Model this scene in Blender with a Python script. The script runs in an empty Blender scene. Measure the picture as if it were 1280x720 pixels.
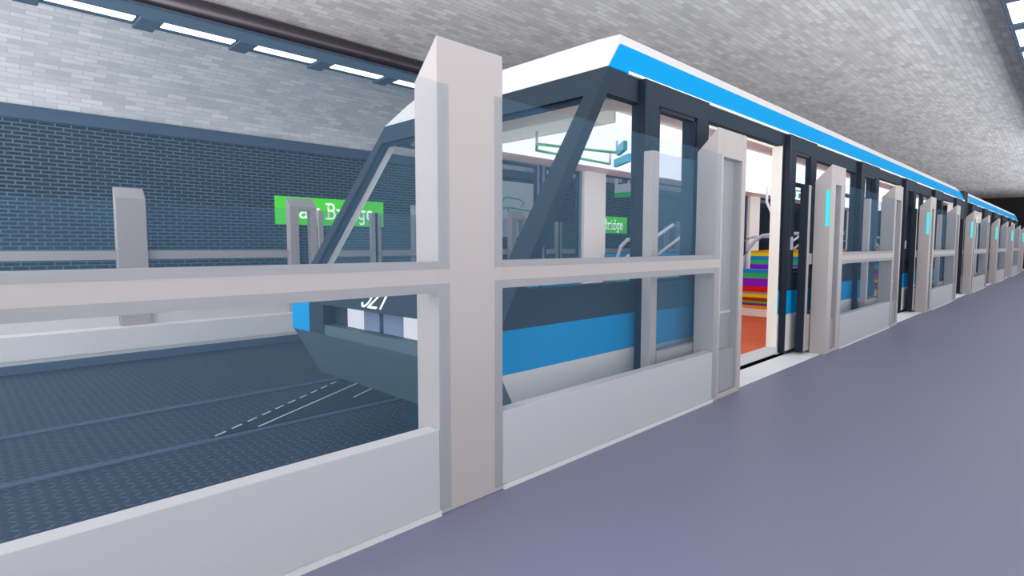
import bpy, bmesh, math, random
from mathutils import Vector, Matrix
random.seed(7)
S = bpy.context.scene
COL = S.collection
PI = math.pi

# ------------------------------------------------------------------ helpers
def lin(c):
    def f(v):
        v /= 255.0
        return v/12.92 if v <= 0.04045 else ((v+0.055)/1.055)**2.4
    return (f(c[0]), f(c[1]), f(c[2]), 1.0)

class MB:
    """collects boxes, prisms and tubes into one mesh object"""
    def __init__(s):
        s.bm = bmesh.new()
    def box(s, x0, x1, y0, y1, z0, z1):
        x0, x1 = min(x0, x1), max(x0, x1); y0, y1 = min(y0, y1), max(y0, y1); z0, z1 = min(z0, z1), max(z0, z1)
        v = [s.bm.verts.new(p) for p in ((x0,y0,z0),(x1,y0,z0),(x1,y1,z0),(x0,y1,z0),(x0,y0,z1),(x1,y0,z1),(x1,y1,z1),(x0,y1,z1))]
        for f in ((0,3,2,1),(4,5,6,7),(0,1,5,4),(1,2,6,5),(2,3,7,6),(3,0,4,7)):
            s.bm.faces.new([v[i] for i in f])
        return s
    def prism(s, poly, off):
        """closed solid: polygon of 3-D points swept by the vector off"""
        off = Vector(off)
        a = [s.bm.verts.new(p) for p in poly]
        b = [s.bm.verts.new(Vector(p)+off) for p in poly]
        n = len(a)
        s.bm.faces.new(a); s.bm.faces.new(list(reversed(b)))
        for i in range(n):
            s.bm.faces.new([a[i], b[i], b[(i+1) % n], a[(i+1) % n]])
        return s
    def quad(s, *pts):
        s.bm.faces.new([s.bm.verts.new(p) for p in pts]); return s
    def tube(s, pts, r, n=10):
        pts = [Vector(p) for p in pts]
        rings = []
        for i, p in enumerate(pts):
            d = (pts[min(i+1, len(pts)-1)] - pts[max(i-1, 0)]).normalized()
            up = Vector((0,0,1)) if abs(d.z) < 0.9 else Vector((1,0,0))
            u = d.cross(up).normalized(); w = u.cross(d).normalized()
            rings.append([s.bm.verts.new(p + (u*math.cos(2*PI*k/n) + w*math.sin(2*PI*k/n))*r) for k in range(n)])
        for a, b in zip(rings, rings[1:]):
            for k in range(n):
                s.bm.faces.new([a[k], a[(k+1) % n], b[(k+1) % n], b[k]])
        s.bm.faces.new(list(reversed(rings[0]))); s.bm.faces.new(rings[-1])
        return s
    def build(s, name, mat, parent=None, bevel=0, smooth=False):
        bmesh.ops.recalc_face_normals(s.bm, faces=s.bm.faces[:])
        me = bpy.data.meshes.new(name); s.bm.to_mesh(me); s.bm.free()
        o = bpy.data.objects.new(name, me); COL.objects.link(o)
        me.materials.append(mat)
        if parent: o.parent = parent
        if bevel:
            m = o.modifiers.new('bevel', 'BEVEL'); m.width = bevel; m.segments = 2; m.limit_method = 'ANGLE'
        if smooth:
            for p in me.polygons: p.use_smooth = True
        return o

def tag(o, label=None, cat=None, group=None, kind=None):
    if label: o['label'] = label
    if cat: o['category'] = cat
    if group: o['group'] = group
    if kind: o['kind'] = kind
    return o
def thing(name, label, cat, loc=(0,0,0), group=None):
    o = bpy.data.objects.new(name, None); COL.objects.link(o); o.location = loc
    o.empty_display_size = 0.2
    return tag(o, label, cat, group)
def copy_tree(o, parent=None):
    kids = [c for c in bpy.data.objects if c.parent == o]
    c = o.copy(); COL.objects.link(c)
    if parent: c.parent = parent
    for k in kids: copy_tree(k, c)
    return c
ORD = ['first','second','third','fourth','fifth','sixth','seventh','eighth','ninth','tenth','eleventh','twelfth','thirteenth','fourteenth','fifteenth']

# ------------------------------------------------------------------ materials
def nodes(name):
    m = bpy.data.materials.new(name); m.use_nodes = True
    nt = m.node_tree; nt.nodes.clear()
    out = nt.nodes.new('ShaderNodeOutputMaterial')
    return m, nt, out
def plain(name, rgb, rough=0.5, var=0.02, scale=3.0, metal=0.0, spec=0.3):
    m, nt, out = nodes(name)
    b = nt.nodes.new('ShaderNodeBsdfPrincipled'); nt.links.new(b.outputs[0], out.inputs[0])
    b.inputs['Roughness'].default_value = rough; b.inputs['Metallic'].default_value = metal
    b.inputs['Specular IOR Level'].default_value = spec
    tc = nt.nodes.new('ShaderNodeTexCoord'); nz = nt.nodes.new('ShaderNodeTexNoise')
    nz.inputs['Scale'].default_value = scale; nt.links.new(tc.outputs['Object'], nz.inputs['Vector'])
    mr = nt.nodes.new('ShaderNodeMapRange'); mr.inputs[3].default_value = 1-var; mr.inputs[4].default_value = 1+var
    nt.links.new(nz.outputs['Fac'], mr.inputs[0])
    mx = nt.nodes.new('ShaderNodeMix'); mx.data_type = 'RGBA'; mx.blend_type = 'MULTIPLY'; mx.inputs[0].default_value = 1
    c = rgb if len(rgb) == 4 else (*rgb, 1.0)
    mx.inputs[6].default_value = c
    nt.links.new(mr.outputs[0], mx.inputs[7]); nt.links.new(mx.outputs[2], b.inputs['Base Color'])
    return m
def glow(name, rgb, strength):
    m, nt, out = nodes(name)
    e = nt.nodes.new('ShaderNodeEmission'); e.inputs[0].default_value = rgb; e.inputs[1].default_value = strength
    nt.links.new(e.outputs[0], out.inputs[0]); return m
def milky(name, rgb, milk, clear=(1,1,1,1)):
    """slightly milky sheet glass: mostly clear, a little scattering and a faint gloss"""
    m, nt, out = nodes(name)
    t = nt.nodes.new('ShaderNodeBsdfTransparent'); t.inputs[0].default_value = clear
    d = nt.nodes.new('ShaderNodeBsdfDiffuse'); d.inputs[0].default_value = rgb
    tr = nt.nodes.new('ShaderNodeBsdfTranslucent'); tr.inputs[0].default_value = rgb
    a = nt.nodes.new('ShaderNodeMixShader'); a.inputs[0].default_value = 0.25
    nt.links.new(d.outputs[0], a.inputs[1]); nt.links.new(tr.outputs[0], a.inputs[2])
    x = nt.nodes.new('ShaderNodeMixShader'); x.inputs[0].default_value = milk
    nt.links.new(t.outputs[0], x.inputs[1]); nt.links.new(a.outputs[0], x.inputs[2])
    nt.links.new(x.outputs[0], out.inputs[0]); return m
def math_node(nt, op, a, b=None):
    n = nt.nodes.new('ShaderNodeMath'); n.operation = op
    for i, v in enumerate((a, b)):
        if v is None: continue
        if isinstance(v, (int, float)): n.inputs[i].default_value = v
        else: nt.links.new(v, n.inputs[i])
    return n.outputs[0]
def brick(name, c1, c2, mortar, w, h, msize, blot=0.0, bias=0.0, rough=0.8, blotscale=0.6):
    m, nt, out = nodes(name)
    b = nt.nodes.new('ShaderNodeBsdfPrincipled'); nt.links.new(b.outputs[0], out.inputs[0])
    b.inputs['Roughness'].default_value = rough; b.inputs['Specular IOR Level'].default_value = 0.15
    uv = nt.nodes.new('ShaderNodeUVMap')
    br = nt.nodes.new('ShaderNodeTexBrick'); nt.links.new(uv.outputs[0], br.inputs['Vector'])
    br.inputs['Color1'].default_value = c1; br.inputs['Color2'].default_value = c2; br.inputs['Mortar'].default_value = mortar
    br.inputs['Scale'].default_value = 1; br.inputs['Brick Width'].default_value = w; br.inputs['Row Height'].default_value = h
    br.inputs['Mortar Size'].default_value = msize; br.inputs['Bias'].default_value = bias; br.inputs['Mortar Smooth'].default_value = 0.3
    nz = nt.nodes.new('ShaderNodeTexNoise'); nz.inputs['Scale'].default_value = blotscale; nz.inputs['Detail'].default_value = 3
    mp = nt.nodes.new('ShaderNodeMapping'); mp.inputs['Scale'].default_value = (1, 2.2, 1)
    nt.links.new(uv.outputs[0], mp.inputs[0]); nt.links.new(mp.outputs[0], nz.inputs['Vector'])
    mr = nt.nodes.new('ShaderNodeMapRange'); mr.inputs[1].default_value = 0.3; mr.inputs[2].default_value = 0.7
    mr.inputs[3].default_value = 1-blot; mr.inputs[4].default_value = 1+blot
    nt.links.new(nz.outputs['Fac'], mr.inputs[0])
    mx = nt.nodes.new('ShaderNodeMix'); mx.data_type = 'RGBA'; mx.blend_type = 'MULTIPLY'; mx.inputs[0].default_value = 1
    nt.links.new(br.outputs['Color'], mx.inputs[6]); nt.links.new(mr.outputs[0], mx.inputs[7])
    nt.links.new(mx.outputs[2], b.inputs['Base Color'])
    return m
def diamond(name, base, bump, cell):
    """diamond plate: short raised lozenges, turned alternately left and right"""
    m, nt, out = nodes(name)
    b = nt.nodes.new('ShaderNodeBsdfPrincipled'); nt.links.new(b.outputs[0], out.inputs[0])
    b.inputs['Roughness'].default_value = 0.55; b.inputs['Specular IOR Level'].default_value = 0.25
    tc = nt.nodes.new('ShaderNodeTexCoord'); sp = nt.nodes.new('ShaderNodeSeparateXYZ'); nt.links.new(tc.outputs['Object'], sp.inputs[0])
    u = math_node(nt, 'MULTIPLY', sp.outputs[0], 1/cell); v = math_node(nt, 'MULTIPLY', sp.outputs[1], 1/cell)
    fu = math_node(nt, 'FLOOR', u); fv = math_node(nt, 'FLOOR', v)
    par = math_node(nt, 'PINGPONG', math_node(nt, 'ADD', fu, fv), 1)      # 0 or 1
    sg = math_node(nt, 'SUBTRACT', math_node(nt, 'MULTIPLY', par, 2), 1)
    lu = math_node(nt, 'SUBTRACT', math_node(nt, 'SUBTRACT', u, fu), 0.5); lv = math_node(nt, 'SUBTRACT', math_node(nt, 'SUBTRACT', v, fv), 0.5)
    lv2 = math_node(nt, 'MULTIPLY', lv, sg)
    p = math_node(nt, 'ADD', lu, lv2); q = math_node(nt, 'SUBTRACT', lu, lv2)
    e = math_node(nt, 'ADD', math_node(nt, 'POWER', math_node(nt, 'ABSOLUTE', math_node(nt, 'MULTIPLY', p, 1/0.58)), 2.0),
                  math_node(nt, 'POWER', math_node(nt, 'ABSOLUTE', math_node(nt, 'MULTIPLY', q, 1/0.17)), 2.0))
    mr = nt.nodes.new('ShaderNodeMapRange'); mr.inputs[1].default_value = 0.5; mr.inputs[2].default_value = 1.2
    mr.inputs[3].default_value = 1; mr.inputs[4].default_value = 0; nt.links.new(e, mr.inputs[0])
    mx = nt.nodes.new('ShaderNodeMix'); mx.data_type = 'RGBA'; mx.inputs[6].default_value = base; mx.inputs[7].default_value = bump
    nt.links.new(mr.outputs[0], mx.inputs[0]); nt.links.new(mx.outputs[2], b.inputs['Base Color'])
    bp = nt.nodes.new('ShaderNodeBump'); bp.inputs['Strength'].default_value = 0.3; bp.inputs['Distance'].default_value = 0.01
    nt.links.new(mr.outputs[0], bp.inputs['Height']); nt.links.new(bp.outputs[0], b.inputs['Normal'])
    return m
def stripes(name, stops, z0, z1):
    """woven stripes, constant colours by height"""
    m, nt, out = nodes(name)
    b = nt.nodes.new('ShaderNodeBsdfPrincipled'); nt.links.new(b.outputs[0], out.inputs[0])
    b.inputs['Roughness'].default_value = 0.85; b.inputs['Specular IOR Level'].default_value = 0.1
    tc = nt.nodes.new('ShaderNodeTexCoord'); sp = nt.nodes.new('ShaderNodeSeparateXYZ'); nt.links.new(tc.outputs['Object'], sp.inputs[0])
    mr = nt.nodes.new('ShaderNodeMapRange'); mr.inputs[1].default_value = z0; mr.inputs[2].default_value = z1
    nt.links.new(sp.outputs[2], mr.inputs[0])
    r = nt.nodes.new('ShaderNodeValToRGB'); r.color_ramp.interpolation = 'CONSTANT'
    el = r.color_ramp.elements
    el[0].position = 0; el[0].color = lin(stops[0][1]); el[1].position = (stops[1][0]-z0)/(z1-z0); el[1].color = lin(stops[1][1])
    for z, c in stops[2:]:
        e = el.new((z-z0)/(z1-z0)); e.color = lin(c)
    nt.links.new(mr.outputs[0], r.inputs[0]); nt.links.new(r.outputs[0], b.inputs['Base Color'])
    return m

M = {}
W_LOW, W_UP = 7.0, 1.9
LENS = 4.5
Y_A = -6.0
M['post']   = plain('post_paint', lin((168,163,163)), 0.45, 0.01)
M['panel']  = plain('post_paint_lightened', lin((206,203,204)), 0.45, 0.01)  # post colour made lighter, standing in for light the low panels lack
M['sill']   = plain('pale_concrete', lin((226,228,230)), 0.7, 0.02)
M['white']  = plain('train_white', lin((204,204,206)), 0.7, 0.01, spec=0.1)
M['blue']   = plain('train_blue', lin((0,142,204)), 0.7, 0.01, spec=0.08)
M['dark']   = plain('train_slate', lin((44,56,67)), 0.7, 0.02, spec=0.1)
M['navy']   = plain('frame_navy', lin((14,32,56)), 0.5, 0.02)
M['skirt']  = plain('skirt_slate', lin((70,90,100)), 0.6, 0.02)
M['black']  = plain('rubber_black', lin((14,28,44)), 0.5, 0.02)
M['under']  = plain('underframe', lin((10,36,56)), 0.6, 0.05)
M['cream']  = plain('interior_cream', lin((240,239,229)), 0.6, 0.01)
M['orange'] = plain('floor_orange', lin((214,92,40)), 0.7, 0.06, 6)
M['silver'] = plain('rail_silver', lin((186,188,204)), 0.35, 0.02)
M['rodw']   = plain('rod_white', lin((232,234,240)), 0.4, 0.01)
M['rodg']   = plain('rod_green', lin((110,205,140)), 0.4, 0.01)
M['teal']   = plain('blade_teal', lin((70,180,205)), 0.4, 0.01)
M['red']    = plain('indicator_red', lin((225,40,30)), 0.5, 0.01)
M['mull']   = plain('door_bluegrey', lin((112,124,160)), 0.45, 0.02)
M['lampg']  = plain('lamp_housing_grey', lin((104,120,150)), 0.45, 0.02)
M['slate']  = plain('slate_trim', lin((70,84,106)), 0.7, 0.03)
M['pipe']   = plain('pipe_black', lin((46,42,52)), 0.3, 0.03, spec=0.5)
M['fix']    = plain('fixture_slate', lin((62,78,96)), 0.55, 0.03)
M['floor']  = plain('platform_floor', lin((118,120,144)), 0.45, 0.03, 0.8)
M['opfloor']= plain('far_platform_floor', lin((122,124,152)), 0.5, 0.03, 0.8)
M['edge']   = plain('platform_side', lin((196,200,200)), 0.8, 0.05, 4)
M['ledge']  = plain('ledge_slate', lin((78,92,116)), 0.7, 0.03)
M['ridge']  = plain('ridge_slate', lin((64,76,98)), 0.7, 0.05, 5)
M['wedge']  = plain('wedge_teal', lin((0,28,44)), 0.6, 0.03)
M['wline']  = plain('line_white', lin((190,205,215)), 0.6, 0.01)
M['letter'] = plain('letter_white', lin((240,244,240)), 0.6, 0.01)
M['purple'] = plain('letter_blue', lin((70,60,190)), 0.6, 0.01)
M['green']  = plain('sign_green', lin((84,226,24)), 0.6, 0.01)
M['green2'] = plain('sign_green_strip', lin((40,215,70)), 0.6, 0.01)
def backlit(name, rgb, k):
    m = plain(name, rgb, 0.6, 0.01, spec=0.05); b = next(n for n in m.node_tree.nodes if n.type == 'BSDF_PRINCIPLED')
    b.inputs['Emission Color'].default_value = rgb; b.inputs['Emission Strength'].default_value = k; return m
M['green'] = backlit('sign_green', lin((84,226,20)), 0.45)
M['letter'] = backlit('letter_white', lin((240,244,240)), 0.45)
M['sgrey']  = plain('sign_white', lin((226,230,230)), 0.6, 0.01)
M['poster'] = plain('poster_pale', lin((224,232,236)), 0.7, 0.02)
M['endw']   = plain('tunnel_black', lin((20,17,18)), 0.9, 0.15, 0.5)
M['bellow'] = plain('bellows_slate', lin((46,56,66)), 0.7, 0.04)
M['lens']   = glow('lamp_lens', lin((250,248,250)), LENS)
M['ceil']   = glow('train_light_panel', lin((236,236,250)), 1.5)
M['head']   = glow('headlamp', lin((236,238,248)), 0.95)
M['cyan']   = glow('cyan_lamp', lin((80,240,250)), 1.0)
M['glass']  = milky('screen_glass', lin((98,138,168)), 0.098)
M['leafg']  = milky('door_leaf_glass', lin((120,165,190)), 0.16)
M['wing']   = milky('train_glass', lin((120,150,175)), 0.03, (0.97,0.985,0.99,1))
M['fbrick'] = brick('vault_brick', lin((226,227,228)), lin((196,197,199)), lin((192,194,196)), 0.44, 0.15, 0.012, 0.08)
M['dbrick'] = brick('dark_brick', lin((18,24,30)), lin((26,33,42)), lin((98,112,122)), 0.31, 0.094, 0.016, 0.06)
M['plate']  = diamond('diamond_plate', lin((34,42,58)), lin((68,80,104)), 0.10)
RB = dict(o=(236,150,30), y=(240,214,30), b=(40,140,196), g=(60,186,110), p=(148,30,200), r=(222,36,24), k=(150,150,140), m=(170,60,20), g2=(110,180,60), v=(130,40,150), a=(240,160,40), c=(240,232,214))

# ------------------------------------------------------------------ stroke lettering
def arc(cx, cy, rx, ry, a0, a1, n=8):
    return [(cx+rx*math.cos(math.radians(a0+(a1-a0)*i/n)), cy+ry*math.sin(math.radians(a0+(a1-a0)*i/n))) for i in range(n+1)]
GL = {
 'L': (0.72, [[(0.02,1),(0.36,1)],[(0.19,1),(0.19,0)],[(0.02,0),(0.62,0),(0.62,0.26)]]),
 'a': (0.64, [arc(0.30,0.44,0.18,0.18,150,0,6)+[(0.48,0.06),(0.56,0)], arc(0.27,0.18,0.20,0.18,60,330,8)]),
 'w': (0.84, [[(0.0,0.62),(0.2,0.62)],[(0.08,0.62),(0.23,0),(0.38,0.56),(0.53,0),(0.68,0.62)],[(0.58,0.62),(0.78,0.62)]]),
 'B': (0.78, [[(0.02,1),(0.38,1)]+arc(0.38,0.77,0.22,0.23,90,-90,6)+[(0.19,0.54)],[(0.19,1),(0.19,0)],[(0.38,0.54)]+arc(0.40,0.27,0.25,0.27,90,-90,6)+[(0.02,0)]]),
 'r': (0.56, [[(0.02,0.62),(0.18,0.62),(0.18,0)],[(0.02,0),(0.36,0)],arc(0.36,0.42,0.18,0.20,180,50,6)]),
 'i': (0.40, [[(0.04,0.62),(0.2,0.62),(0.2,0)],[(0.04,0),(0.36,0)],[(0.2,0.86),(0.2,0.92)]]),
 'd': (0.68, [arc(0.28,0.3,0.22,0.31,50,310,10),[(0.32,1),(0.48,1),(0.48,0),(0.6,0)]]),
 'g': (0.68, [arc(0.28,0.34,0.22,0.28,50,310,10),[(0.6,0.62),(0.48,0.62),(0.48,-0.12)]+arc(0.30,-0.12,0.18,0.2,0,-140,6)]),
 'e': (0.62, [[(0.08,0.34),(0.50,0.34)]+arc(0.29,0.32,0.22,0.31,8,320,11)]),
 ' ': (0.42, []),
 '5': (0.66, [[(0.52,1),(0.14,1),(0.10,0.56)]+arc(0.29,0.32,0.24,0.32,120,-140,10)]),
 '2': (0.66, [arc(0.30,0.74,0.23,0.26,165,-30,8)+[(0.06,0),(0.56,0)]]),
 '1': (0.50, [[(0.08,0.8),(0.28,1),(0.28,0)]]),
}
def lettering(text, origin, ux, uy, height, stroke, depth, spacing=1.0):
    """raised strokes: origin = baseline start, ux/uy = writing and up directions"""
    ux = Vector(ux).normalized(); uy = Vector(uy).normalized(); un = ux.cross(uy).normalized()
    mb = MB(); x = 0.0; o = Vector(origin)
    for ch in text:
        w, strokes = GL[ch]
        for st in strokes:
            for (ax, ay), (bx, by) in zip(st, st[1:]):
                a = Vector(((x+ax)*height, ay*height)); b = Vector(((x+bx)*height, by*height))
                d = b-a
                if d.length < 1e-6: continue
                d.normalize(); nrm = Vector((-d.y, d.x))*stroke/2; e = d*stroke*0.4
                q = [a-e-nrm, b+e-nrm, b+e+nrm, a-e+nrm]
                mb.prism([o+ux*p.x+uy*p.y-un*0.004 for p in q], un*(depth+0.004))
        x += w*spacing
    return mb, x*height
def text_width(t, height, spacing=1.0): return sum(GL[c][0] for c in t)*spacing*height

# ------------------------------------------------------------------ station shell
CX = -4.85; HALF = 10.05; ZS = 4.73; RISE = 2.6
Y_B, Y_END = 33.0, 51.0
def vault_obj():
    bm = bmesh.new(); uvl = bm.loops.layers.uv.new('UVMap')
    n = 48; prof = []; s = 0; prev = None
    for i in range(n+1):
        t = PI - PI*i/n
        p = (CX+HALF*math.cos(t), ZS+RISE*math.sin(t))
        if prev: s += math.hypot(p[0]-prev[0], p[1]-prev[1])
        prof.append((p, s)); prev = p
    ys = [Y_A, 0, 8, 16, 24, Y_B, 36, 39, 42, 45, 48, Y_END]
    rows = []
    for y in ys:
        k = 0 if y <= Y_B else ((y-Y_B)/(Y_END-Y_B))
        k = k**1.3
        rows.append([(bm.verts.new((x, y, ZS+0.12*k + (z-ZS)*(1-0.93*k))), sl) for (x, z), sl in prof])
    for r0, r1, ya, yb in zip(rows, rows[1:], ys, ys[1:]):
        for i in range(n):
            f = bm.faces.new([r0[i][0], r1[i][0], r1[i+1][0], r0[i+1][0]])
            for lp, (u, v) in zip(f.loops, ((ya, r0[i][1]), (yb, r0[i][1]), (yb, r0[i+1][1]), (ya, r0[i+1][1]))):
                lp[uvl].uv = (u, v)
            f.smooth = True
    me = bpy.data.meshes.new('ceiling'); bm.to_mesh(me); bm.free(); me.materials.append(M['fbrick'])
    o = bpy.data.objects.new('ceiling', me); COL.objects.link(o)
    so = o.modifiers.new('thick', 'SOLIDIFY'); so.thickness = 0.25; so.offset = 1
    return tag(o, kind='structure')
vault_obj()
def brick_wall(name, mat, pts, thick):
    """pts: four corners, uv = metres along the wall; thick pushed away from the room"""
    bm = bmesh.new(); uvl = bm.loops.layers.uv.new('UVMap')
    a = [bm.verts.new(p) for p in pts]; b = [bm.verts.new(Vector(p)+Vector(thick)) for p in pts]
    fs = [bm.faces.new(a), bm.faces.new(list(reversed(b)))] + [bm.faces.new([a[i], b[i], b[(i+1) % 4], a[(i+1) % 4]]) for i in range(4)]
    bmesh.ops.recalc_face_normals(bm, faces=bm.faces[:])
    for f in bm.faces:
        for lp in f.loops:
            c = lp.vert.co; lp[uvl].uv = (c.y + c.x*0.37, c.z)
    me = bpy.data.meshes.new(name); bm.to_mesh(me); bm.free(); me.materials.append(mat)
    o = bpy.data.objects.new(name, me); COL.objects.link(o); return tag(o, kind='structure')
XW = CX-HALF
brick_wall('wall_left', M['dbrick'], [(XW,Y_A,-0.7),(XW,Y_END,-0.7),(XW,Y_END,ZS-0.05),(XW,Y_A,ZS-0.05)], (-0.3,0,0))
tag(MB().box(XW-0.05, XW+0.14, Y_A, Y_END, ZS-0.32, ZS+0.02).build('trim_1', M['slate'], bevel=0.015), kind='structure')
tag(MB().box(CX+HALF-0.14, CX+HALF+0.1, Y_A, Y_END, ZS-0.32, ZS+0.02).build('trim_2', M['slate'], bevel=0.015), kind='structure')
# end of the hall: dark header and dark tunnel mouth
tag(MB().box(XW-0.3, CX+HALF+4.3, Y_END, Y_END+0.4, -0.8, ZS+0.6).build('wall_end', M['endw']), kind='structure')
# platform, kerb, track bed
ZT = -0.62
tag(MB().box(-0.05, CX+HALF, Y_A, Y_END, -0.4, -0.001).build('floor', M['floor']), kind='structure')
tag(MB().box(-0.405, -0.0505, Y_A, Y_END, -0.4, 0.0).build('trim_3', M['sill']), kind='structure')
tag(MB().box(-0.395, -0.06, Y_A, Y_END, ZT-0.02, -0.4).build('wall_right', M['edge']), kind='structure')
XO = -9.9                                        # far platform edge
tag(MB().box(XW, -10.45, Y_A, Y_END, -0.4, -0.001).build('floor', M['opfloor']), kind='structure')
tag(MB().box(-10.4495, XO, Y_A, Y_END, -0.4, 0.0).build('trim_4', M['sill']), kind='structure')
tag(MB().box(-10.4, XO-0.01, Y_A, Y_END, -0.47, -0.4).build('wall_trackside', M['edge']), kind='structure')
tag(MB().box(-10.4, XO+0.02, Y_A, Y_END, ZT-0.02, -0.47).build('trim_5', M['ledge'], bevel=0.008), kind='structure')
tag(MB().box(-10.4, -0.06, Y_A, Y_END, ZT-0.2, ZT).build('floor', M['plate']), kind='structure')
for i, x in enumerate((-5.83, -4.13)):
    tag(MB().box(x-0.06, x+0.06, Y_A, Y_END, ZT-0.01, ZT+0.02).build('trim_%d' % (6+i), M['ridge'], bevel=0.012), kind='structure')

# ------------------------------------------------------------------ lamps along the vault
def trough(sgn, x_in, y0, n, label):
    """x_in: track-side edge; body runs away from the track (sgn -1 left, +1 right)"""
    t = thing('light_trough', label, 'ceiling light', (x_in+sgn*0.3, 0, 6.3), 'light troughs under the vault')
    X = lambda a: sgn*a - sgn*0.3                # local x from the track-side edge
    L = lambda *b: (X(b[0]), X(b[1]), b[2], b[3], b[4]-6.3, b[5]-6.3)
    y1 = y0 + 1.82*n
    MB().box(*L(0.0, 0.62, y0-0.3, y1, 5.90, 6.16)).build('housing', M['fix'], t, bevel=0.01)
    for k in range(n):
        ya = y0+1.82*k
        MB().box(*L(0.08, 0.37, ya, ya+1.34, 5.888, 5.905)).build('lens', M['lens'], t)
        MB().box(*L(0.0, 0.74, ya+1.40, ya+1.77, 5.862, 5.93)).build('divider', M['fix'], t, bevel=0.02)
    for k in range(0, n, 4):                       # brackets up to the vault
        yb = y0+1.82*k+1.58
        MB().box(*L(0.46, 0.58, yb-0.05, yb+0.05, 6.1, 6.78)).build('bracket', M['fix'], t)
    return t
trough(-1, -10.5, 3.26-1.82*4, 22, 'slate light trough with bright lenses above the far platform, under the black pipe')
trough(1, 1.16, 2.93-1.82*4, 22, 'slate light trough with bright lenses overhead above the near platform')
for x, lab in ((-10.72, 'long black pipe lying along the top of the light trough over the far platform'),
               (1.42, 'long black pipe above the light trough over the near platform')):
    tag(MB().tube([(x, -4, 6.38), (x, 20, 6.38), (x, 36, 6.38)], 0.21, 20).build('conduit_pipe', M['pipe'], smooth=True), lab, 'pipe')

# ------------------------------------------------------------------ platform screens
HZ, HR = 2.61, 2.40                                # post height: platform side / track side
def post_parts(t, w, mir, slot=None, back=True, lamp=False):
    """local frame: x 0 = platform-side face, -x = towards the track; mir flips x"""
    D = -0.205
    prof = [(0,0,0),(D,0,0),(D,0,HR),(0,0,HZ)]
    f = (lambda p: (-p[0], p[1], p[2])) if mir else (lambda p: p)
    if not slot:
        MB().prism([f(p) for p in prof], (0, w, 0)).build('post_body', M['post'], t, bevel=0.006)
    else:
        a, b, zt = slot
        m = MB()
        m.prism([f(p) for p in prof], (0, a, 0))
        m.prism([f((p[0], b, p[2])) for p in prof], (0, w-b, 0))
        zz = lambda x: HZ + (HR-HZ)*x/D
        m.prism([f(p) for p in [(0,a,zt),(D,a,zt),(D,a,HR),(0,a,HZ)]], (0, b-a, 0))
        m.prism([f(p) for p in [(0,a,0),(D,a,0),(D,a,0.05),(0,a,0.05)]], (0, b-a, 0))
        m.build('post_body', M['post'], t, bevel=0.004)
        if back:
            s = -1 if mir else 1
            MB().box(s*-0.09, s*-0.13, a-0.01, b+0.01, 0.04, zt+0.01).build('recess_back', M['post'], t)
            MB().box(s*-0.035, s*-0.09, a, b, 0.05, 0.47).build('recess_kickplate', M['post'], t)
            MB().box(s*-0.06, s*-0.09, a+0.05, b-0.05, 0.83, 0.855).build('recess_ledge', M['white'], t)
        s = -1 if mir else 1
        MB().box(s*-0.012, s*-0.022, a-0.005, b+0.005, 0.05, zt+0.005).build('recess_glass', M['glass'], t)
    if lamp:
        s = -1 if mir else 1
        MB().box(s*-0.012, s*-0.06, -0.008, 0.01, 1.77, 2.26).build('status_lamp', M['cyan'], t)
def fixed_panel(t, y0, y1, mir, glass_over=0.07):
    s = -1 if mir else 1
    MB().box(s*-0.10, s*-0.002, y0, y1, 0.03, 0.487).build('lower_panel', M['panel'], t, bevel=0.004)
    MB().box(s*-0.10, s*-0.002, y0, y1, 1.248, 1.416).build('mid_rail', M['post'], t)
    MB().box(s*-0.10, s*0.014, y0, y1, 0.0, 0.03).build('base_strip', M['white'], t)
    o = glass_over
    MB().box(s*0.001, s*0.013, y0-o, y1+o, 0.03, 1.297).build('lower_glass', M['glass'], t)
    MB().box(s*0.001, s*0.013, y0-o, y1+o, 1.376, 2.366).build('upper_glass', M['glass'], t)
def leaf(t, w, mir, lead):
    """sliding door leaf, local y 0..w; lead = +1: black sealing edge at y = w, -1: at y = 0"""
    s = -1 if mir else 1
    X0, X1 = s*-0.045, s*0.045
    ya, yb = (0.03, w) if lead < 0 else (0, w-0.03)
    MB().box(X0, X1, ya, ya+0.105, 0.04, 2.33).build('stile', M['post'], t)
    MB().box(X0, X1, yb-0.12, yb, 0.04, 2.33).build('stile', M['post'], t)
    MB().box(X0, X1, ya+0.12, yb-0.12, 1.25, 1.40).build('mid_rail', M['post'], t)
    MB().box(X0, X1, ya+0.12, yb-0.12, 0.04, 0.55).build('kick_panel', M['post'], t)
    MB().box(s*-0.005, s*0.007, ya+0.11, yb-0.11, 0.54, 2.33).build('pane', M['leafg'], t)
    if lead < 0: MB().box(s*-0.05, s*0.05, -0.0, 0.03, 0.03, 2.34).build('edge_seal', M['black'], t)
    else: MB().box(s*-0.05, s*0.05, w-0.03, w, 0.03, 2.34).build('edge_seal', M['black'], t)

PER = 7.07
GP = 'near platform screen posts'
XN = 0.0
def at(t, x, y): t.location = (x, y, 0); return t
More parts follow.
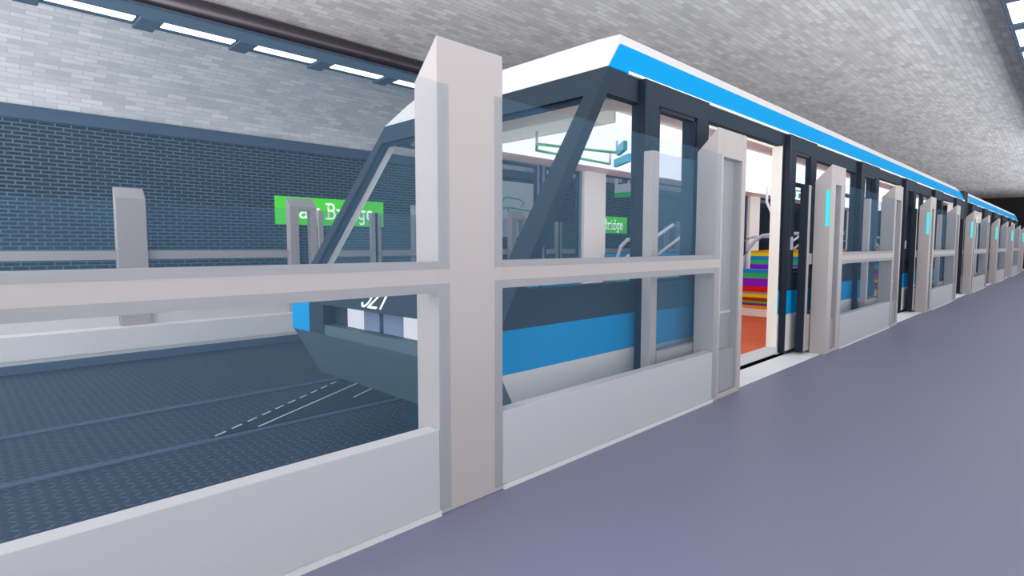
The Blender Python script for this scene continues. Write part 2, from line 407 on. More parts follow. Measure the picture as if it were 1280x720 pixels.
# near side --------------------------------------------------------
p0 = thing('screen_post', 'pale screen post at the left end of the near screen row', 'post', group=GP); post_parts(p0, 0.485, False); at(p0, XN, -1.42)
p1 = copy_tree(p0); at(p1, XN, 1.877); p1['label'] = 'large pale screen post nearest the camera, standing in front of the train nose'
dpA = thing('screen_post', 'pale screen post left of the open train doorway, with a recessed strip', 'post', group=GP)
post_parts(dpA, 0.635, False, slot=(0.13, 0.55, 2.35)); at(dpA, XN, 5.155)
dpB = thing('screen_post', 'pale screen post right of the open train doorway, with a cyan lamp strip', 'post', group=GP)
post_parts(dpB, 0.635, False, slot=(0.20, 0.46, 2.35), lamp=True); at(dpB, XN, 8.555)
NM = 6
for k in range(1, NM):
    c = copy_tree(dpA); at(c, XN, 5.155+PER*k); c['label'] = 'pale screen post without lamp, %s of its kind along the near platform edge' % ORD[k]
    c = copy_tree(dpB); at(c, XN, 8.555+PER*k); c['label'] = 'pale screen post with cyan lamp strip, %s of its kind along the near platform edge' % ORD[k]
GPan = 'near platform fixed glass panels'
f0 = thing('platform_barrier', 'glass screen panel at bottom left, in front of the empty track', 'glass barrier', group=GPan); fixed_panel(f0, 0, 2.8115, False); at(f0, XN, -0.9348)
f1 = thing('platform_barrier', 'glass screen panel in front of the train nose, right of the nearest post', 'glass barrier', group=GPan); fixed_panel(f1, 0, 2.7925, False, 0.07); at(f1, XN, 2.3622)
f2 = thing('platform_barrier', 'glass screen panel just beyond the open train doorway', 'glass barrier', group=GPan); fixed_panel(f2, 0, 3.02, False, 0.03); at(f2, XN, 9.195)
for k in range(1, NM-1):
    c = copy_tree(f2); at(c, XN, 9.195+PER*k); c['label'] = 'glass screen panel just after the %s screen doorway along the near platform' % ORD[k]
GL1 = 'near sliding screen doors'
la = thing('sliding_screen_door', 'open glass sliding screen door behind the panel right of the nearest post', 'sliding door', group=GL1); leaf(la, 1.36, False, +1); at(la, -0.19-0.07, 4.375)
lb = thing('sliding_screen_door', 'open sliding screen door showing its black edge at the right of the open train doorway', 'sliding door', group=GL1); leaf(lb, 0.92, False, -1); at(lb, -0.19-0.07, 8.30)
for k in range(1, NM):
    c = copy_tree(la); at(c, -0.26, 4.375+PER*k); c['label'] = 'open sliding screen door tucked left of the %s screen doorway along the near platform' % ORD[k]
    c = copy_tree(lb); at(c, -0.26, 8.30+PER*k); c['label'] = 'open sliding screen door with black edge right of the %s screen doorway along the near platform' % ORD[k]
# far side ---------------------------------------------------------
XF = -10.42; DY = 0.36
GO = 'far platform screen posts'
q1 = thing('screen_post', 'pale grey screen post across the track at far left', 'post', group=GO); post_parts(q1, 0.485, True); at(q1, XF, 1.877+DY)
qA = thing('screen_post', 'pale grey screen post with an open slot in front of the green wall sign', 'post', group=GO); post_parts(qA, 0.635, True, slot=(0.20, 0.50, 2.31), back=False); at(qA, XF, 5.155+DY)
qB = thing('screen_post', 'pale grey slotted screen post across the track, second of its kind from the green sign', 'post', group=GO); post_parts(qB, 0.635, True, slot=(0.20, 0.50, 2.31), back=False); at(qB, XF, 8.555+DY)
NO = 4
for k in range(1, NO):
    c = copy_tree(qA); at(c, XF, 5.155+DY+PER*k); c['label'] = 'pale grey slotted screen post left of the %s closed doorway across the track' % ORD[k]
    c = copy_tree(qB); at(c, XF, 8.555+DY+PER*k); c['label'] = 'pale grey slotted screen post right of the %s closed doorway across the track' % ORD[k]
GF = 'far platform fixed glass panels'
g0 = thing('platform_barrier', 'glass screen panel across the track at the left edge of the picture', 'glass barrier', group=GF); fixed_panel(g0, 0, 2.8, True); at(g0, XF, -0.93+DY)
g1 = thing('platform_barrier', 'glass screen panel across the track left of the green wall sign', 'glass barrier', group=GF); fixed_panel(g1, 0, 2.785, True); at(g1, XF, 2.367+DY)
g2 = thing('platform_barrier', 'glass screen panel across the track right of the first closed screen doors', 'glass barrier', group=GF); fixed_panel(g2, 0, 3.02, True, 0.03); at(g2, XF, 9.195+DY)
for k in range(1, NO-1):
    c = copy_tree(g2); at(c, XF, 9.195+DY+PER*k); c['label'] = 'glass screen panel across the track right of the %s pair of closed screen doors' % ORD[k]
qc0 = thing('sliding_screen_door', 'closed sliding screen door across the track under the left of the green wall sign', 'sliding door', group='far sliding screen doors'); leaf(qc0, 1.52, True, +1); at(qc0, XF+0.26, 5.155+DY+0.64)
qc1 = thing('sliding_screen_door', 'closed sliding screen door across the track under the right end of the green wall sign', 'sliding door', group='far sliding screen doors'); leaf(qc1, 1.52, True, -1); at(qc1, XF+0.26, 5.155+DY+0.64+1.5215)
for k in range(1, NO):
    c = copy_tree(qc0); at(c, XF+0.26, 5.155+DY+0.64+PER*k); c['label'] = 'left door of the %s closed pair of screen doors across the track' % ORD[k]
    c = copy_tree(qc1); at(c, XF+0.26, 5.155+DY+0.64+1.5215+PER*k); c['label'] = 'right door of the %s closed pair of screen doors across the track' % ORD[k]

# ------------------------------------------------------------------ signs on the far platform
def wall_sign(y0, y1, z0, z1, text, label, base, h):
    t = thing('station_sign', label, 'sign', (XW, y0, z0), 'green station name signs')
    MB().box(-0.0, 0.06, 0, y1-y0, 0, z1-z0).build('sign_board', M['green'], t, bevel=0.006)
    w = text_width(text, h)
    mb, _ = lettering(text, (0.062, (y1-y0-w)/2, base-z0), (0,1,0), (0,0,1), h, 0.052, 0.008)
    mb.build('lettering', M['letter'], t)
    return t
wall_sign(7.09, 10.85, 2.17, 3.03, 'Law Bridge', 'long green station name sign with white serif letters on the dark brick wall', 2.39, 0.47)
wall_sign(22.1, 25.85, 2.17, 3.03, 'Law Bridge', 'green station name sign seen through the train windows', 2.39, 0.47)
hs = thing('hanging_sign', 'white hanging sign with green lower band and blue letters, seen through the train', 'sign', (-13.0, 22.0, 3.74))
MB().box(0.02, 1.98, 0, 0.16, 0.215, 0.95).build('sign_box', M['sgrey'], hs, bevel=0.01)
MB().box(0.02, 1.98, -0.004, 0.164, 0.0, 0.215).build('green_band', M['green2'], hs)
hw = text_width('Law Bridge', 0.2)
mb, _ = lettering('Law Bridge', (0.24, -0.002, 0.62), (1,0,0), (0,0,1), 0.26, 0.05, 0.006, 0.9); mb.build('lettering', M['purple'], hs)
for x in (0.3, 1.7): MB().box(x-0.02, x+0.02, 0.06, 0.10, 0.94, 2.4).build('hanger', M['fix'], hs)
po = thing('wall_poster', 'pale wall poster with faint green line drawing, seen through the train windscreen', 'poster', (XW, 16.45, 1.9))
MB().box(0, 0.03, 0, 2.25, 0, 2.35).build('poster_sheet', M['poster'], po)
mb = MB()
for seg in ([(0.15,1.5),(0.4,1.68),(1.2,1.62),(1.5,1.45),(1.3,1.3)], [(0.1,1.2),(0.6,1.25),(1.4,1.18),(2.0,1.15)], [(0.5,1.2),(0.6,0.6),(0.75,0.3)]):
    mb.tube([(0.03, a, b) for a, b in seg], 0.035, 6)
mb.build('green_drawing', M['rodg'], po)

# ------------------------------------------------------------------ dark wedge on the track
w_ = thing('track_wedge', 'dark teal wedge with white line and dashed edge lying on the track before the train', 'track marker', (0,0,ZT))
A, B, Cc = (-4.20,1.95), (-6.0,4.81), (-5.0,5.6)
MB().prism([(-4.20,1.93,0.0),(-5.73,4.30,0.0),(-5.73,5.6,0.0),(-4.20,5.6,0.0)], (0,0,0.022)).build('wedge_slab', M['wedge'], w_)
def strip(p, q, wd, z=0.022):
    p = Vector((p[0],p[1],0)); q = Vector((q[0],q[1],0)); d = (q-p).normalized(); n = Vector((-d.y,d.x,0))*wd/2
    return [(v.x, v.y, z) for v in (p-n, q-n, q+n, p+n)]
MB().prism(strip((-4.215,2.46),(-5.35,4.45), 0.022), (0,0,0.004)).build('centre_line', M['wline'], w_)
MB().prism(strip((-4.6,3.9),(-4.86,4.35), 0.02), (0,0,0.004)).build('short_line', M['wline'], w_)
d = Vector((-5.73+4.20, 4.30-1.93)); L_ = d.length; d.normalize()
k = 0.06
while k < L_-0.15:
    p = (-4.20+d.x*k+0.02, 1.93+d.y*k+0.012); q = (p[0]+d.x*0.16, p[1]+d.y*0.16)
    MB().prism(strip(p, q, 0.022), (0,0,0.004)).build('edge_dash', M['wline'], w_)
    k += 0.27

# ------------------------------------------------------------------ the train
XS, XL = -0.47, -3.95                              # side skins
XM = (XS+XL)/2
SL = 0.597                                         # slope of the raked front, dy/dz
def front_y(z): return 2.78 + SL*(z-0.886)
Z_BOT, Z_B0, Z_B1, Z_WB, Z_WT, Z_TOP = 0.0, 0.56, 0.886, 1.178, 2.80, 3.03
M['seat_front'] = stripes('seat_stripes_front', [(0.25,RB['a']),(0.315,RB['v']),(0.362,RB['g2']),(0.405,RB['m']),(0.475,RB['y']),(0.545,RB['k']),(0.585,RB['r']),(0.70,RB['p']),(0.86,RB['g']),(0.965,RB['b'])], 0.25, 1.05)
M['bench_back'] = stripes('bench_stripes_back', [(1.0,RB['p']),(1.13,RB['g']),(1.28,RB['b'])], 1.0, 1.37)
M['seat_back'] = stripes('seat_stripes_back', [(1.0,RB['p']),(1.135,RB['g']),(1.215,RB['b']),(1.30,RB['y']),(1.37,RB['o'])], 1.0, 1.45)

def side_regions(y_a, y_b, doors):
    """stretches of solid side between the door openings"""
    out = []; y = y_a
    for a, b in doors:
        out.append((y, a)); y = b
    out.append((y, y_b)); return out

def make_car(label, ya, yb, dk, front):
    car = thing('train_car', label, 'train', (XM, (ya+yb)/2, 0), 'cars of the blue and white train')
    off = Vector((-XM, -(ya+yb)/2, 0))
    def fin(mb, name, mat, parent=None, **kw):
        bmesh.ops.translate(mb.bm, verts=mb.bm.verts[:], vec=off)
        return mb.build(name, mat, parent or car, **kw)
    doors = [(5.87+PER*k, 8.06+PER*k) for k in dk]
    y_side = 4.62 if front else ya
    regs = side_regions(y_side, yb, doors)
    T = 0.09
    for sx, skin in ((1, XS), (-1, XL)):
        near = sx > 0
        x_in = skin - sx*T
        drs = doors
        low, blu, drk, hdr = MB(), MB(), MB(), MB()
        lining = MB()
        for a, b in regs:
            low.box(x_in, skin, a, b, Z_BOT, Z_B0); blu.box(x_in, skin, a, b, Z_B0, Z_B1); drk.box(x_in, skin, a, b, Z_B1, Z_WB)
            lining.box(x_in-sx*0.03, x_in, a, b, 0.1, Z_WB)
        # front side pieces under the raked pillar
        if front:
            fy = front_y
            low.prism([(x_in,2.88+0.06,0.30),(x_in,4.62,0.0),(x_in,4.62,Z_B0),(x_in,2.79,Z_B0)] if False else
                      [(x_in,3.105,0.0),(x_in,4.62,0.0),(x_in,4.62,Z_B0),(x_in,2.795,Z_B0)], (skin-x_in,0,0))
            blu.prism([(x_in,2.99,Z_B0),(x_in,4.62,Z_B0),(x_in,4.62,Z_B1),(x_in,2.99,Z_B1)], (skin-x_in,0,0))
            drk.prism([(x_in,fy(Z_B1)+.0905,Z_B1),(x_in,4.62,Z_B1),(x_in,4.62,Z_WB),(x_in,fy(Z_WB)+.0905,Z_WB)], (skin-x_in,0,0))
            # pillar, rear jamb and header round the three-cornered cab window
            drk.prism([(x_in,fy(Z_WB)+.0905,Z_WB),(x_in,fy(Z_WB)+0.10,Z_WB),(x_in,fy(Z_WT)+0.13,Z_WT),(x_in,fy(Z_WT)+.0905,Z_WT)], (skin-x_in,0,0))
            drk.prism([(x_in,fy(Z_WT)+.0905,Z_WT),(x_in,4.62,Z_WT),(x_in,4.62,Z_TOP),(x_in,fy(Z_TOP)+.0905,Z_TOP)], (skin-x_in,0,0))
            drk.box(x_in, skin, 4.56, 4.62, Z_WB, Z_WT)
            pane = MB().prism([(skin-sx*0.045,fy(Z_WB)+0.05,Z_WB-.02),(skin-sx*0.045,4.58,Z_WB-.02),(skin-sx*0.045,4.58,Z_WT+.02),(skin-sx*0.045,fy(Z_WT)+0.09,Z_WT+.02)], (-sx*0.01,0,0))
            fin(pane, 'cab_side_window', M['wing'])
            lw = 0.0 if near else 0.12
            lin_p = MB().prism([(x_in,fy(Z_WB)+0.02,Z_WB),(x_in,fy(Z_WB)+0.10+lw,Z_WB),(x_in,fy(2.86)+0.11+lw,2.86),(x_in,fy(2.86)+0.03,2.86)], (-sx*0.04,0,0))
            fin(lin_p, 'pillar_lining', M['cream'])
            lining.box(x_in-sx*0.03, x_in, 3.2, 4.62, 0.1, Z_WB-0.02)
        # windows between the doors
        win_spans = []
        for i, (a, b) in enumerate(regs):
            if front and i == 0:
                wa, wb = None, None
                drk.box(x_in, skin, *((5.50, regs[0][1]) if near else (4.62, regs[0][1])), Z_WB, Z_WT)           # behind the parked leaf
            else:
                last = (i == len(regs)-1); first = (i == 0)
                wa, wb = a+1.30 if not first else a+0.9, b-1.30 if not last else b-0.55
                wa = a+0.6 if not near and not first else wa
                wb = b-0.6 if not near and not last else wb
                if near:
                    if not first: wa = a+0.12
                    if not last: wb = b-0.12
                drk.box(x_in, skin, a, wa, Z_WB, Z_WT); drk.box(x_in, skin, wb, b, Z_WB, Z_WT)
                if near and not first: drk.box(x_in, skin, a+1.16, a+1.32, Z_WB, Z_WT)
                if near and not last: drk.box(x_in, skin, b-0.36, b, Z_WB, Z_WT); drk.box(x_in, skin, b-1.40, b-1.12, Z_WB, Z_WT)
                mid = (wa+wb)/2
                fin(MB().box(skin-sx*0.05, skin-sx*0.06, wa-.02, wb+.02, Z_WB-.02, Z_WT+.02), 'side_window', M['wing'])
                bars = [mid] if near else []
                for q in bars: drk.box(x_in, skin, q-0.05, q+0.05, Z_WB, Z_WT)
                if near: drk.box(x_in+sx*0.01, skin-sx*0.02, wa, wb, 2.36, 2.41)
            hdr.box(x_in, skin, a, b, Z_WT, Z_TOP)
            # cream pillars inside, each side of the doors
            for q0, q1 in ((a, a+0.60 if not (front and i == 0) else a+0.05), (b-0.60, b)):
                if q1 <= q0 or (front and i == 0 and q0 < 5.0): continue
                if near: q0, q1 = (q0, q0+0.12) if q0 == a else (q1-0.12, q1)
                lining.box(x_in-sx*0.05, x_in, q0, q1, Z_WB, 2.84)
        for a, b in drs:
            hdr.box(x_in, skin, a, b, 2.85, Z_TOP)
            for q0, q1 in ((a, a+0.02), (b-0.02, b)): lining.box(x_in-sx*0.045, skin-sx*0.006, q0, q1, 0.106, 2.848)
        fin(low, 'lower_side_panel', M['white']); fin(blu, 'blue_stripe', M['blue']); fin(drk, 'window_band', M['dark']); fin(hdr, 'window_header', M['dark'])
        fin(lining, 'wall_lining', M['cream'])
        # coving from the window tops to the ceiling, and a cream drip strip under the roof band
        y0c = ya+1.6 if front else ya+0.05
        fin(MB().prism([(x_in,y0c,2.82),(x_in-sx*0.02,y0c,2.82),(x_in-sx*0.62,y0c,2.93),(x_in-sx*0.62,y0c,3.02),(x_in,y0c,3.02)], (0, yb-0.05-y0c, 0)), 'ceiling_coving', M['cream'])
        y0d = 4.35 if front else ya+0.1
        fin(MB().box(skin-sx*0.02, skin+sx*0.018, y0d, yb-0.15, Z_TOP-0.012, Z_TOP+0.012), 'drip_strip', M['cream'])
        # doors
        for a, b in drs:
            sill = fin(MB().box(skin-sx*0.12, skin+sx*0.01, a, b, 0.02, 0.105), 'door_sill', M['white'])
            if near: spans = [(a-1.31, a-0.14), (b+0.08, b+1.10)]          # parked either side of the opening
            else: spans = [(a, (a+b)/2), ((a+b)/2, b)]
            for j, (p, q) in enumerate(spans):
                xo = skin + sx*0.08 if near else skin-sx*0.01
                xi = xo - sx*0.055
                ja, jb = (0.2, 0.23) if near else (0.10, 0.10)
                dl = MB()
                dl.box(xi, xo, p, q, Z_B1, 1.10); dl.box(xi, xo, p, q, 2.80, 3.0)
                dl.box(xi, xo, p, p+ja, 1.10, 2.80); dl.box(xi, xo, q-jb, q, 1.10, 2.80)
                lf = fin(dl, 'door_leaf', M['dark'] if near else M['mull'])
                fin(MB().box(xi, xo, p, q, Z_B0, Z_B1), 'leaf_blue_band', M['blue'], lf)
                fin(MB().box(xi, xo, p, q, 0.04, Z_B0), 'leaf_white_base', M['white'], lf)
                fin(MB().box(xi-sx*0.0+sx*0.02, xi+sx*0.03, p+ja-0.01, q-jb+0.01, 1.09, 2.81), 'leaf_window', M['wing'], lf)
                fr = MB()
                for u0, u1, v0, v1 in ((p+ja-.004, p+ja+.035, 1.10, 2.80), (q-jb-.035, q-jb+.004, 1.10, 2.80), (p+ja, q-jb, 1.095, 1.135), (p+ja, q-jb, 2.765, 2.805)):
                    fr.box(xi-sx*0.005, xo-sx*0.012, u0, u1, v0, v1)
                fin(fr, 'window_frame', M['navy'], lf)
                if near:
                    fin(MB().box(xi-sx*0.02, xo+sx*0.002, p-0.045, p, 0.03, 3.0), 'edge_seal', M['black'], lf)
                    fin(MB().box(xi-sx*0.02, xo+sx*0.002, q, q+0.015, 0.03, 3.0), 'edge_seal', M['black'], lf)
                    fin(MB().box(xi-sx*0.01, xo+sx*0.004, p-0.03, q, 0.02, 0.05), 'bottom_seal', M['black'], lf)
                    hy = p+0.10 if j == 1 else q-0.10
                    fin(MB().box(xo, xo+sx*0.02, hy-0.025, hy+0.025, 1.45, 1.63), 'handle', M['silver'], lf)
                else:
                    fin(MB().box(xi-sx*0.01, xo, (p if j else q-0.03), (p+0.03 if j else q), 0.03, 2.86), 'edge_seal', M['navy'], lf)
    # roof
    prof = [(XS,Z_TOP),(-0.55,3.295),(-0.62,3.425),(-0.9,3.45),(2*XM+0.9,3.45),(2*XM+0.62,3.425),(2*XM+0.55,3.295),(XL,Z_TOP)]
    fy0 = (lambda z: 4.055 + (z-Z_TOP)*0.98) if front else (lambda z: ya+0.10 + (z-Z_TOP)*0.0)
    fy1 = lambda z: yb - 0.02 - (z-Z_TOP)*1.9
    rm = MB(); a_ = [rm.bm.verts.new((x, fy0(z), z)) for x, z in prof]; b_ = [rm.bm.verts.new((x, fy1(z), z)) for x, z in prof]
    n = len(prof)
    rm.bm.faces.new(a_); rm.bm.faces.new(list(reversed(b_)))
    for i in range(n): rm.bm.faces.new([a_[i], b_[i], b_[(i+1) % n], a_[(i+1) % n]])
    roof = fin(rm, 'roof', M['white'])
    for sx in (1, -1):
        X = (lambda x: x) if sx > 0 else (lambda x: 2*XM-x)
        nx = sx*0.014
        bb = MB().prism([(X(XS)+nx,fy0(Z_TOP)+0.0,Z_TOP-0.005),(X(-0.55)+nx,fy0(3.295)+0.02,3.295),(X(-0.55)+nx,fy1(3.295),3.295),(X(XS)+nx,fy1(Z_TOP),Z_TOP-0.005)], (-nx*1.2,0,-0.004))
        fin(bb, 'roof_blue_band', M['blue'], roof)
    # floor and ceiling inside
    yf0 = 3.25 if front else ya+0.12
    fin(MB().box(XL+0.1, XS-0.1, yf0+(2.35 if front else 0), yb-0.1, 0.03, 0.10), 'car_floor', M['orange'])
    if front: fin(MB().box(XL+0.1, XS-0.1, yf0, yf0+2.35, 0.03, 0.10), 'bounce_cut_floor', M['opfloor'])  # unseen grey floor stretch, added to cut the orange bounce up front
    yc0 = 4.30 if front else ya+0.12
    fin(MB().box(XL+0.2, XS-0.2, yc0, yb-0.1, 2.93, 2.97), 'ceiling_panel', M['cream'])
    yl0 = 5.05 if front else ya+0.3
    lp = fin(MB().box(-3.26, -1.10, yl0, yb-0.25, 2.80, 2.931), 'light_panel', M['ceil'])
    fin(MB().box(-3.28, -1.08, yl0-0.03, yl0, 2.795, 2.931), 'end_cap', M['cream'], lp)
    # ends
    if not front: 
        em = MB(); em.box(XL+0.02, XL+1.0, ya+0.02, ya+0.1, 0.02, Z_TOP); em.box(XS-1.0, XS-0.02, ya+0.02, ya+0.1, 0.02, Z_TOP); em.box(XL+1, XS-1, ya+0.02, ya+0.1, 2.5, Z_TOP)
        fin(em, 'end_wall', M['dark'])
    em = MB(); em.box(XL+0.02, XL+1.0, yb-0.1, yb-0.02, 0.02, Z_TOP); em.box(XS-1.0, XS-0.02, yb-0.1, yb-0.02, 0.02, Z_TOP); em.box(XL+1, XS-1, yb-0.1, yb-0.02, 2.5, Z_TOP)
    fin(em, 'end_wall', M['dark'])
    # seats between the doors, benches along the far side, rails
    for k in dk:
        y0 = 11.42+PER*(k)
        if y0 > yb-1.0: continue
        x0, x1 = -2.53, -0.62
        st = fin(MB().box(x0, x1, y0, y0+0.36, 0.25, 1.037), 'bench_seat', M['seat_front'], bevel=0.01)
        fin(MB().box(x0, x1, y0-0.01, y0+0.36, 0.10, 0.25), 'seat_base', M['cream'], st)
        fin(MB().prism([(x0+0.12,y0+0.36,0.98),(x1,y0+0.36,0.98),(x1,y0+0.36,1.45),(x0+0.62,y0+0.36,1.44),(x0+0.14,y0+0.36,1.40)], (0,0.12,0)), 'seat_back', M['seat_back'], st)
        rail = [(x0+0.06,y0+0.12,1.0),(x0+0.09,y0+0.12,1.25),(x0+0.17,y0+0.12,1.42),(x0+0.30,y0+0.12,1.60),(x0+0.46,y0+0.12,1.71),(x0+0.75,y0+0.12,1.74),(x1,y0+0.12,1.74)]
        fin(MB().tube(rail, 0.035, 10), 'grab_rail', M['silver'], smooth=True)
        rail2 = [(x0-0.35,y0+1.0,1.0),(x0-0.35,y0+1.0,1.6),(x0-0.1,y0+1.0,1.7),(x0+0.6,y0+1.0,1.7)]
        fin(MB().tube(rail2, 0.03, 10), 'grab_rail', M['silver'], smooth=True)
        # inclined white rods by the seat
        fin(MB().tube([(x0+0.9,y0+0.9,1.25),(x0+0.35,y0+1.1,2.0),(x0+0.1,y0+1.2,2.45),(x0+0.1,y0+1.2,2.88)], 0.028, 8), 'grab_pole', M['rodw'], smooth=True)
        fin(MB().tube([(x0+0.55,y0+0.9,1.2),(x0+0.55,y0+0.9,2.90)], 0.03, 8), 'grab_pole', M['rodw'], smooth=True)
        # far-side bench
        yb0 = 8.62+PER*k
        fb = fin(MB().box(-3.83, -3.32, yb0, yb0+2.7, 0.25, 1.037), 'bench_seat', M['seat_front'], bevel=0.01)
        fin(MB().box(-3.83, -3.36, yb0, yb0+2.7, 0.10, 0.25), 'seat_base', M['cream'], fb)
        fin(MB().box(-3.83, -3.62, yb0+0.02, yb0+2.68, 1.02, 1.36), 'seat_back', M['bench_back'], fb, bevel=0.01)
        arm = [(-3.5,yb0-0.05,1.0),(-3.5,yb0-0.05,1.25),(-3.5,yb0+0.1,1.5),(-3.5,yb0+0.3,1.62),(-3.5,yb0+0.75,1.64)]
        fin(MB().tube(arm, 0.035, 10), 'grab_rail', M['silver'], smooth=True)
        fin(MB().tube([(-3.45,yb0+0.1,1.25),(-2.9,yb0+0.9,1.9)], 0.03, 8), 'grab_pole', M['rodw'], smooth=True)
        fin(MB().tube([(-3.45,yb0+1.2,1.3),(-2.9,yb0+2.0,2.0),(-2.9,yb0+2.6,2.5)], 0.03, 8), 'grab_pole', M['rodw'], smooth=True)
        fin(MB().tube([(-3.2,yb0+3.3,0.1),(-3.2,yb0+3.3,2.9)], 0.03, 8), 'grab_pole', M['rodg'], smooth=True)
        # ceiling hand-hold frame: green bars with teal end blades
        yr = 4.75+PER*k
        for (p, q) in (((-1.84,yr-0.1,2.62),(-1.55,yr+1.0,2.62)), ((-2.12,yr+0.2,2.62),(-2.16,yr+1.72,2.62)), ((-1.84,yr-0.1,2.62),(-2.12,yr+0.2,2.62))):
            fin(MB().tube([p, q], 0.016, 8), 'hand_bar', M['rodg'], smooth=True)
        for (p, q) in (((-1.50,yr+0.92,2.62),(-1.20,yr+0.62,2.62)), ((-2.10,yr+1.72,2.62),(-1.66,yr+1.40,2.62))):
            dd = Vector(q)-Vector(p); nn = Vector((0,0,1))*0.05
            fin(MB().prism([Vector(p)-nn, Vector(q)-nn, Vector(q)+nn, Vector(p)+nn], (0.02,0.05,0)), 'hand_blade', M['teal'])
        for q in ((-1.84,yr-0.1), (-1.55,yr+1.0), (-2.16,yr+1.72)):
            fin(MB().tube([(q[0],q[1],2.62),(q[0],q[1],2.76)], 0.014, 8), 'hand_bar', M['silver'], smooth=True)
    if front:
        fin(MB().box(-0.66, -0.60, 13.52, 13.66, 2.78, 2.84), 'door_indicator', M['red'])
        # ---- raked front ----
        def fr(x, z, d=0): return (x, front_y(z)+d, z)
        th = (0, 0.09, 0)
        XA, XB = XL, XS
        wx0, wx1, wz0, wz1 = XL+0.16, -0.615, 1.20, 2.78; wb = -0.705
        fm = MB()
        fm.prism([fr(XA,Z_B1), fr(XB,Z_B1), fr(XB,wz0), fr(XA,wz0)], th)                    # below the screen
        fm.prism([fr(XA,wz1), fr(XB,wz1), fr(XB,Z_TOP), fr(XA,Z_TOP)], th)                  # header
        fm.prism([fr(XA,wz0), fr(wx0,wz0), fr(wx0,wz1), fr(XA,wz1)], th)
        fm.prism([fr(wb,wz0), fr(XB,wz0), fr(XB,wz1), fr(wx1,wz1)], th)
        fin(fm, 'cab_front', M['dark'])
        fin(MB().prism([fr(wx0-.02,wz0-.02,.035), fr(wb+.02,wz0-.02,.035), fr(wx1+.02,wz1+.02,.035), fr(wx0-.02,wz1+.02,.035)], (0,.012,0)), 'windscreen', M['wing'])
        fm = MB(); e = 0.045
        for a in ([fr(wx0-.02,wz0,.05),fr(wb+.02,wz0,.05),fr(wb+.02,wz0+e,.05),fr(wx0-.02,wz0+e,.05)], [fr(wx0-.02,wz1-e,.05),fr(wx1+.02,wz1-e,.05),fr(wx1+.02,wz1,.05),fr(wx0-.02,wz1,.05)],
                  [fr(wx0,wz0,.05),fr(wx0+e,wz0,.05),fr(wx0+e,wz1,.05),fr(wx0,wz1,.05)], [fr(wb-e,wz0,.05),fr(wb,wz0,.05),fr(wx1,wz1,.05),fr(wx1-e,wz1,.05)]):
            fm.prism(a, (0,0.05,0))
        fin(fm, 'windscreen_frame', M['navy'])
        # nose with the lamp recess
        rx0, rx1 = -3.2, 2*XM+3.2
        nm = MB()
        nm.box(-3.52, rx0, 2.79, 2.99, Z_B0, Z_B1); nm.box(rx1, 2*XM+3.52, 2.79, 2.99, Z_B0, Z_B1)
        nm.box(rx0, rx1, 2.93, 2.99, Z_B0, Z_B1)
        fin(nm, 'nose', M['dark'])
        fin(MB().box(rx0, rx1, 2.80, 2.94, Z_B0-0.02, 0.665), 'lamp_shelf', M['skirt'])
        for a, b in ((XL, -3.52), (2*XM+3.52, XS)):
            fin(MB().box(a, b, 2.785, 2.99, Z_B0, Z_B1), 'blue_corner', M['blue'])
        for a, b, mt, nme in ((-2.87,-2.555,'head','headlamp'), (-2.545,-2.26,'lampg','tail_lamp'), (-2.19,-1.865,'lampg','tail_lamp'), (-1.855,-1.54,'head','headlamp')):
            fin(MB().box(a, b, 2.895, 2.93, 0.672, 0.86), nme, M[mt])
        # skirt below, leaning back
        fin(MB().prism([(XL+.012,2.79,Z_B0),(XL+.012,3.10,0.0),(XL+.012,3.3,0.0),(XL+.012,3.1,Z_B0)], (XS-XL-0.024,0,0)), 'front_skirt', M['skirt'])
        # number on the nose
        un = Vector((0,SL,1)).normalized()
        num = '521'; h = 0.27
        w = text_width(num, h, 0.85)
        mb, _ = lettering(num, (-2.255-w/2, front_y(0.925)-0.001, 0.925), (1,0,0), un, h, 0.022, 0.006, 0.85)
        fin(mb, 'number', M['letter'])
    # underframe and wheels
    uy0 = 3.5 if front else ya+1.5
    fin(MB().box(-2.72, -1.70, uy0, uy0+1.2, -0.56, -0.02), 'coupler_box', M['under'])
    fin(MB().box(XL+0.25, XS-0.25, uy0+0.6, yb-0.3, -0.12, 0.02), 'underframe', M['under'])
    for yy in (uy0+2.2, uy0+3.9, yb-4.4, yb-2.7):
        for xx in (-3.05, -1.37):
            fin(MB().tube([(xx-0.06,yy,-0.28),(xx+0.06,yy,-0.28)], 0.34, 24), 'wheel', M['under'])
    return car
make_car('leading train car with raked windscreen and number on its dark nose, beside the near platform', 2.78, 24.55, (0,1,2), True)
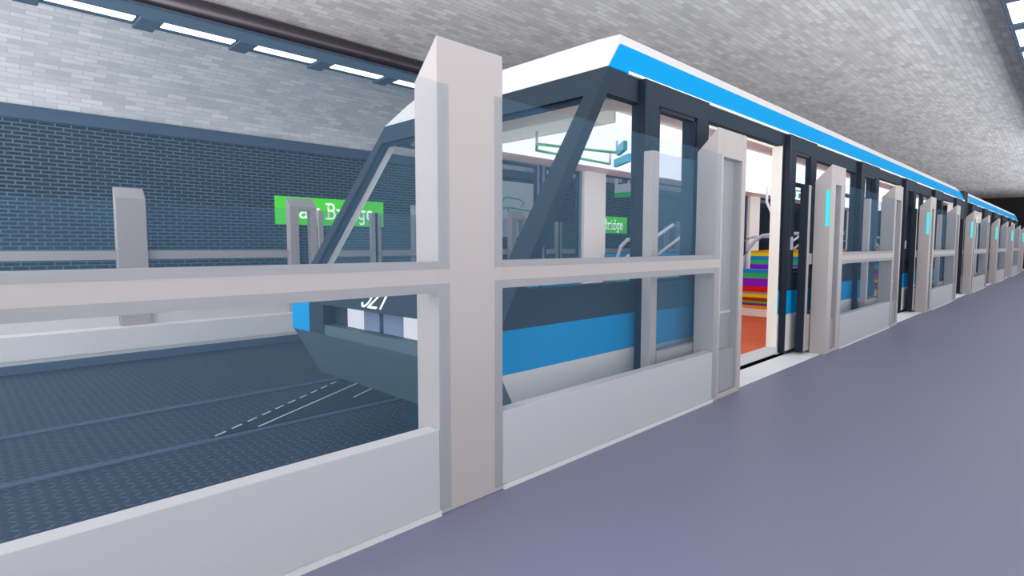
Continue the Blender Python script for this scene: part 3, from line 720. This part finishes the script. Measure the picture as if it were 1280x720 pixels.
make_car('second train car further along, behind the dark gangway gap', 25.7, 46.5, (3,4,5), False)
gw = thing('gangway_bellows', 'dark bellows gangway joining the two train cars', 'gangway', (XM, 25.12, 0))
MB().box(-1.66, 1.66, -0.55, 0.55, 0.03, 3.34).build('bellows_body', M['bellow'], gw)
fm = MB()
for q in (-0.4, -0.2, 0.0, 0.2, 0.4): fm.box(-1.7, 1.7, q-0.03, q+0.03, 0.02, 3.38)
fm.build('bellows_rib', M['bellow'], gw, bevel=0.01)

# ------------------------------------------------------------------ world, camera, view
w = bpy.data.worlds.new('World'); S.world = w; w.use_nodes = True
wt = w.node_tree; bg = wt.nodes['Background']; bg.inputs[1].default_value = 1.0
tcw = wt.nodes.new('ShaderNodeTexCoord'); spw = wt.nodes.new('ShaderNodeSeparateXYZ'); rw = wt.nodes.new('ShaderNodeMapRange')
wt.links.new(tcw.outputs['Generated'], spw.inputs[0]); wt.links.new(spw.outputs[2], rw.inputs[0])
rw.inputs[1].default_value = -0.45; rw.inputs[2].default_value = 0.05; rw.inputs[3].default_value = W_LOW; rw.inputs[4].default_value = W_UP
fy_ = math_node(wt, 'ADD', math_node(wt, 'MULTIPLY', math_node(wt, 'MAXIMUM', math_node(wt, 'MULTIPLY', spw.outputs[1], -1.0), 0.0), 0.85), 0.72)
wt.links.new(math_node(wt, 'MULTIPLY', rw.outputs[0], fy_), bg.inputs[1]); bg.inputs[0].default_value = (1.0, 0.985, 0.985, 1)
cam = bpy.data.cameras.new('Camera'); co = bpy.data.objects.new('Camera', cam); COL.objects.link(co)
co.location = (2.457, 0.0, 1.5)
co.rotation_euler = (math.radians(90-4.2167), 0, math.radians(45.204))
cam.sensor_fit = 'HORIZONTAL'; cam.sensor_width = 36; cam.lens = 36*708/1280.0
cam.clip_start = 0.05; cam.clip_end = 200
S.camera = co
try: S.cycles.transparent_max_bounces = 32
except Exception: pass
v = S.view_settings
v.view_transform = 'Standard'; v.look = 'None'; v.exposure = 0.0; v.gamma = 1.0; v.use_curve_mapping = False
